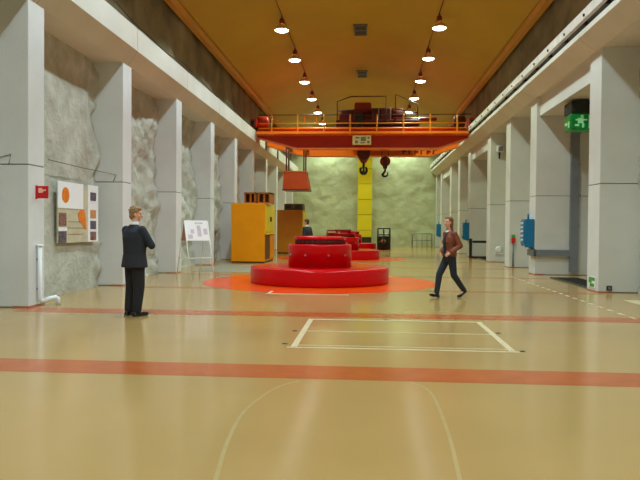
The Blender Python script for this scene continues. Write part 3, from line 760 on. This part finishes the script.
# ------------------------------------------------------------------ people
def blob(mb, name, m, parent, voxel=.012, smooth=4):
    me = mb.mesh(name); o = bpy.data.objects.new(name, me); COL.objects.link(o)
    r = o.modifiers.new('r', 'REMESH'); r.mode = 'VOXEL'; r.voxel_size = voxel; r.use_smooth_shade = True
    s_ = o.modifiers.new('s', 'SMOOTH'); s_.factor = .5; s_.iterations = smooth
    dg = bpy.context.evaluated_depsgraph_get(); dg.update()
    nm = bpy.data.meshes.new_from_object(o.evaluated_get(dg)); o.modifiers.clear(); o.data = nm; bpy.data.meshes.remove(me)
    nm.materials.clear(); nm.materials.append(m)
    for p in nm.polygons: p.use_smooth = True
    if parent: o.parent = parent
    return o
def hand(mb, wrist, d, up, side, curl=.5, sc=1.0):
    """palm and five fingers; d direction of fingers, up back of the hand"""
    d = Vector(d).normalized(); up = Vector(up); up = (up - d * up.dot(d)).normalized(); s_ = d.cross(up) * side
    wv = Vector(wrist)
    R = Matrix((s_, d, up)).transposed()
    mb.ell(wv + d * .048 * sc, (.04 * sc, .052 * sc, .016 * sc), R)
    for i, (off, ln) in enumerate(((-.032, .068), (-.011, .078), (.011, .074), (.031, .058))):
        a = wv + d * .088 * sc + s_ * off * 1.05 * sc; dd = (d + s_ * off * 2.2).normalized()
        b = a + (dd - up * curl * .5).normalized() * ln * .5 * sc; c = b + (dd - up * curl * 1.6).normalized() * ln * .5 * sc
        mb.cap(a, .0085 * sc, b, .008 * sc, 8); mb.cap(b, .008 * sc, c, .0068 * sc, 8)
    a = wv + d * .03 * sc - s_ * .034 * sc; b = a + (d * .6 - s_ * .8 - up * .2).normalized() * .036 * sc; c = b + (d * .9 - s_ * .25 - up * .4).normalized() * .032 * sc
    mb.cap(a, .0115 * sc, b, .0095 * sc, 8); mb.cap(b, .0095 * sc, c, .008 * sc, 8)
def head(mb, c, yaw=0.0, s_=1.0):
    c = Vector(c); R = Matrix.Rotation(yaw, 3, 'Z')
    P = lambda x, y, z: c + R @ Vector((x * s_, y * s_, z * s_))
    mb.ell(P(0, -.012, .03), (.076 * s_, .096 * s_, .09 * s_), R)
    mb.ell(P(0, .018, -.035), (.06 * s_, .07 * s_, .085 * s_), R)
    mb.ell(P(0, .05, -.09), (.032 * s_, .03 * s_, .024 * s_), R)
    mb.cap(P(0, .086, .012), .009 * s_, P(0, .106, -.03), .014 * s_, 10)
    mb.ell(P(0, .072, .03), (.05 * s_, .018 * s_, .014 * s_), R)
    for sg in (-1, 1):
        mb.ell(P(sg * .076, -.005, -.01), (.011 * s_, .02 * s_, .033 * s_), R)
        mb.ell(P(sg * .035, .058, -.025), (.024 * s_, .022 * s_, .02 * s_), R)
    return P
def face(P, parent, R=Matrix.Identity(3), s_=1.0):
    for sg in (-1, 1):
        MB().ell(P(sg * .03, .083, .004), (.011 * s_, .007 * s_, .006 * s_), n=10, m=6).build('eye', M_eye, parent, local=True)
    MB().ell(P(0, .087, -.06), (.024 * s_, .007 * s_, .007 * s_), n=12, m=6).build('mouth', M_lip, parent, local=True)

def man(label, loc, rz, hairm, hyaw=0.0, scale=1.0, arms='folded', folder=None, girth=1.0):
    b = MB()
    P = head(b, (0, .03, 1.715), hyaw)
    b.cap((0, .0, 1.5), .056, (0, .02, 1.64), .054)
    b.loft([((0, 0, .84), .15, .105), ((0, 0, .95), .16, .11), ((0, 0, 1.1), .145, .1), ((0, .005, 1.3), .17, .115), ((0, 0, 1.42), .175, .1), ((0, 0, 1.5), .1, .07), ((0, 0, 1.54), .05, .05)])
    leg = {}
    for sg in (-1, 1):
        h, k, a = (sg * .088, 0, .9), (sg * .098, .015, .5), (sg * .105, -.03, .1)
        b.cap(h, .08, k, .055); b.cap(k, .055, a, .04); b.cap(a, .036, (sg * .115, .06, .04), .022); leg[sg] = (h, k, a)
    arm = {}
    for sg in (-1, 1):
        if arms == 'folded':
            s0, e, wv = (sg * .2, -.01, 1.45), (sg * .31, .1, 1.19), (-sg * .0, .235 + .03 * (sg > 0), 1.21 + .05 * (sg > 0))
            hd = (-sg * .95, -.15, .12); up = (0, 1, .1)
        else:
            s0, e, wv = (sg * .185, -.01, 1.46), (sg * .25, -.04, 1.18), (sg * .2, .17, 1.06); hd = (-sg * .3, .9, -.1); up = (sg, 0, .4)
        b.cap(s0, .052, e, .042); b.cap(e, .042, wv, .03); hand(b, wv, hd, up, sg, .5); arm[sg] = (s0, e, wv)
    body = blob(b, 'person', M_skin, None, .0085, 3)
    face(P, body)
    # jacket
    j = MB(); G = girth
    j.loft([((0, 0, .82), .22 * G, .175 * G), ((0, 0, .9), .21 * G, .165 * G), ((0, 0, 1.05), .19 * G, .145 * G), ((0, .005, 1.2), .2 * G, .15 * G), ((0, .005, 1.33), .21 * G, .155 * G), ((0, -.005, 1.42), .205 * G, .125 * G), ((0, -.01, 1.49), .15, .09), ((0, -.012, 1.545), .078, .068)])
    for sg in (-1, 1):
        s0, e, wv = arm[sg]
        j.cap(s0, .076, e, .064); wv2 = tuple(e[i] + (wv[i] - e[i]) * .86 for i in range(3)); j.cap(e, .064, wv2, .05)
    blob(j, 'jacket', M_suit, body, .012, 4)
    c = MB(); c.loft([((0, .0, 1.52), .075, .07), ((0, .006, 1.56), .066, .066), ((0, .012, 1.59), .063, .063)]); blob(c, 'shirt_collar', M_shirt, body, .008, 2)
    tz = MB(); tz.loft([((0, 0, .8), .165, .12), ((0, 0, .9), .172, .125), ((0, 0, 1.0), .165, .12)])
    for sg in (-1, 1):
        h, k, a = leg[sg]; tz.cap(h, .1 * girth, k, .084 * girth); tz.cap(k, .084 * girth, (a[0], a[1], .11), .074)
    blob(tz, 'trousers', M_suit2, body, .012, 4)
    for sg in (-1, 1):
        a = leg[sg][2]; s_ = MB(); s_.cap((a[0], a[1] - .04, .045), .042, (a[0] + sg * .01, a[1] + .1, .04), .044); s_.cap((a[0] + sg * .01, a[1] + .1, .038), .044, (a[0] + sg * .02, a[1] + .19, .032), .034); s_.cap(a, .045, (a[0], a[1], .05), .045)
        s_.box(a[0] - .045, a[0] + .045, a[1] - .08, a[1] + .2, .002, .02)
        blob(s_, 'shoe', M_shoe, body, .008, 2)
    hr = MB(); R = Matrix.Rotation(hyaw, 3, 'Z')
    hr.ell(P(0, -.022, .045), (.085, .1, .088), R); hr.ell(P(0, -.055, -.02), (.076, .062, .075), R); hr.ell(P(.0, .05, .092), (.06, .045, .03), R)
    for q in range(26):
        a = random.uniform(-math.pi, math.pi); e_ = random.uniform(.1, 1.4); rr = Vector((.08 * math.cos(e_) * math.cos(a), -.025 + .095 * math.cos(e_) * math.sin(a), .05 + .085 * math.sin(e_)))
        if rr.y > .05 and rr.z < .1: continue
        hr.ell(P(*rr), (.02, .02, .016), n=8, m=6)
    blob(hr, 'hair', hairm, body, .008, 2)
    if folder:
        MB().cbox(-.16, .16, .24, .26, 1.02, 1.1, .004).build('paper', M_paper, body, local=True)
    body.location = loc; body.rotation_euler = (0, 0, rz); body.scale = (scale,) * 3
    tag(body, label, 'person'); return body
man('person with fair hair in a dark suit standing at the left, back half turned', (-3.9, 10.62, 0), math.radians(-30), M_hair_m, math.radians(-50), .99, girth=1.14)
man('distant person in dark clothes standing behind the red generator, facing left', (-2.55, 27.0, 0), math.radians(55), M_hair_d, math.radians(20), 1.0, arms='front', girth=1.1)

def woman(label, loc, rz, scale=1.0):
    b = MB()
    P = head(b, (0, .04, 1.635), math.radians(8), .95)
    b.cap((0, .0, 1.43), .046, (0, .025, 1.56), .046)
    b.loft([((0, 0, .8), .145, .105), ((0, 0, .9), .155, .112), ((0, 0, 1.05), .118, .09), ((0, .01, 1.24), .14, .105), ((0, 0, 1.34), .145, .09), ((0, 0, 1.42), .09, .065), ((0, 0, 1.46), .045, .045)])
    legs = {1: [(.08, .0, .87), (.085, .2, .5), (.075, .27, .1)], -1: [(-.08, 0, .87), (-.085, -.06, .49), (-.075, -.33, .16)]}
    for sg, (h, k, a) in legs.items():
        b.cap(h, .078, k, .052); b.cap(k, .052, a, .036)
        toe = (a[0], a[1] + .1, .055) if sg > 0 else (a[0], a[1] + .08, .05)
        b.cap(a, .034, toe, .018)
    arms = {}
    for sg in (-1, 1):
        s0, e, wv = (sg * .155, -.01, 1.385), (sg * .25, -.1, 1.13), (sg * .175, .1, .985)
        b.cap(s0, .046, e, .037); b.cap(e, .037, wv, .027); arms[sg] = (s0, e, wv)
        hand(b, wv, (-sg * .45, .62, -.5), (sg * .7, .45, .3), sg, .7, .92)
    body = blob(b, 'person', M_skin, None, .0085, 3); face(P, body, s_=.95)
    j = MB()
    j.loft([((0, 0, .9), .19, .14), ((0, 0, .95), .188, .14), ((0, 0, 1.06), .165, .125), ((0, .005, 1.2), .175, .135), ((0, 0, 1.31), .182, .125), ((0, -.005, 1.39), .15, .09), ((0, -.01, 1.45), .075, .065)])
    for sg in (-1, 1):
        s0, e, wv = arms[sg]; j.cap(s0, .07, e, .06); j.cap(e, .06, tuple(e[i] + (wv[i] - e[i]) * .9 for i in range(3)), .048)
    for sg in (-1, 1):
        j.cap((sg * .05, .08, 1.42), .022, (sg * .085, .125, 1.2), .02, 8)
    blob(j, 'jacket', M_leather, body, .011, 4)
    tp = MB(); tp.loft([((0, .055, .87), .085, .1), ((0, .055, 1.05), .08, .092), ((0, .055, 1.2), .085, .1), ((0, .045, 1.32), .07, .085), ((0, .03, 1.4), .04, .06)])
    blob(tp, 'top', M_top, body, .01, 3)
    sc = MB(); sc.ell((0, .055, 1.43), (.05, .035, .03)); blob(sc, 'collar', M_shirt, body, .008, 2)
    tz = MB(); tz.loft([((0, 0, .78), .155, .115), ((0, 0, .88), .17, .125), ((0, 0, .98), .155, .115)])
    for sg, (h, k, a) in legs.items():
        tz.cap(h, .096, k, .072); tz.cap(k, .072, (a[0], a[1], a[2] - .0), .058)
    blob(tz, 'jeans', M_jeans, body, .011, 4)
    a = legs[1][2]; s_ = MB(); s_.cap((a[0], a[1] - .04, .045), .034, (a[0], a[1] + .1, .055), .036); s_.cap((a[0], a[1] + .1, .055), .036, (a[0], a[1] + .17, .07), .024); s_.cap(a, .042, (a[0], a[1], .06), .04)
    s_.box(a[0] - .025, a[0] + .025, a[1] - .07, a[1] - .02, .003, .04)
    blob(s_, 'shoe', M_shoe, body, .008, 2)
    a = legs[-1][2]; s_ = MB(); s_.cap((a[0], a[1] - .05, .13), .034, (a[0], a[1] + .07, .05), .036); s_.cap((a[0], a[1] + .07, .045), .036, (a[0], a[1] + .15, .03), .026); s_.cap(a, .042, (a[0], a[1], .12), .04)
    s_.cap((a[0], a[1] + .08, .022), .02, (a[0], a[1] + .14, .022), .02)
    blob(s_, 'shoe', M_shoe, body, .008, 2)
    hr = MB(); hr.ell(P(0, -.035, .045), (.087, .095, .088)); hr.ell(P(0, -.06, -.05), (.088, .06, .12)); hr.ell(P(0, -.07, -.14), (.08, .042, .08))
    for sg in (-1, 1): hr.cap(P(sg * .072, -.04, .03), .022, P(sg * .078, -.055, -.17), .026)
    hr.ell(P(.01, .03, .105), (.055, .045, .02))
    blob(hr, 'hair', M_hair_w, body, .009, 3)
    body.location = loc; body.rotation_euler = (0, 0, rz); body.scale = (scale,) * 3
    tag(body, label, 'person'); return body
woman('person with long auburn hair walking left in brown leather jacket and dark jeans', (1.77, 14.33, 0), math.radians(118), 1.0)
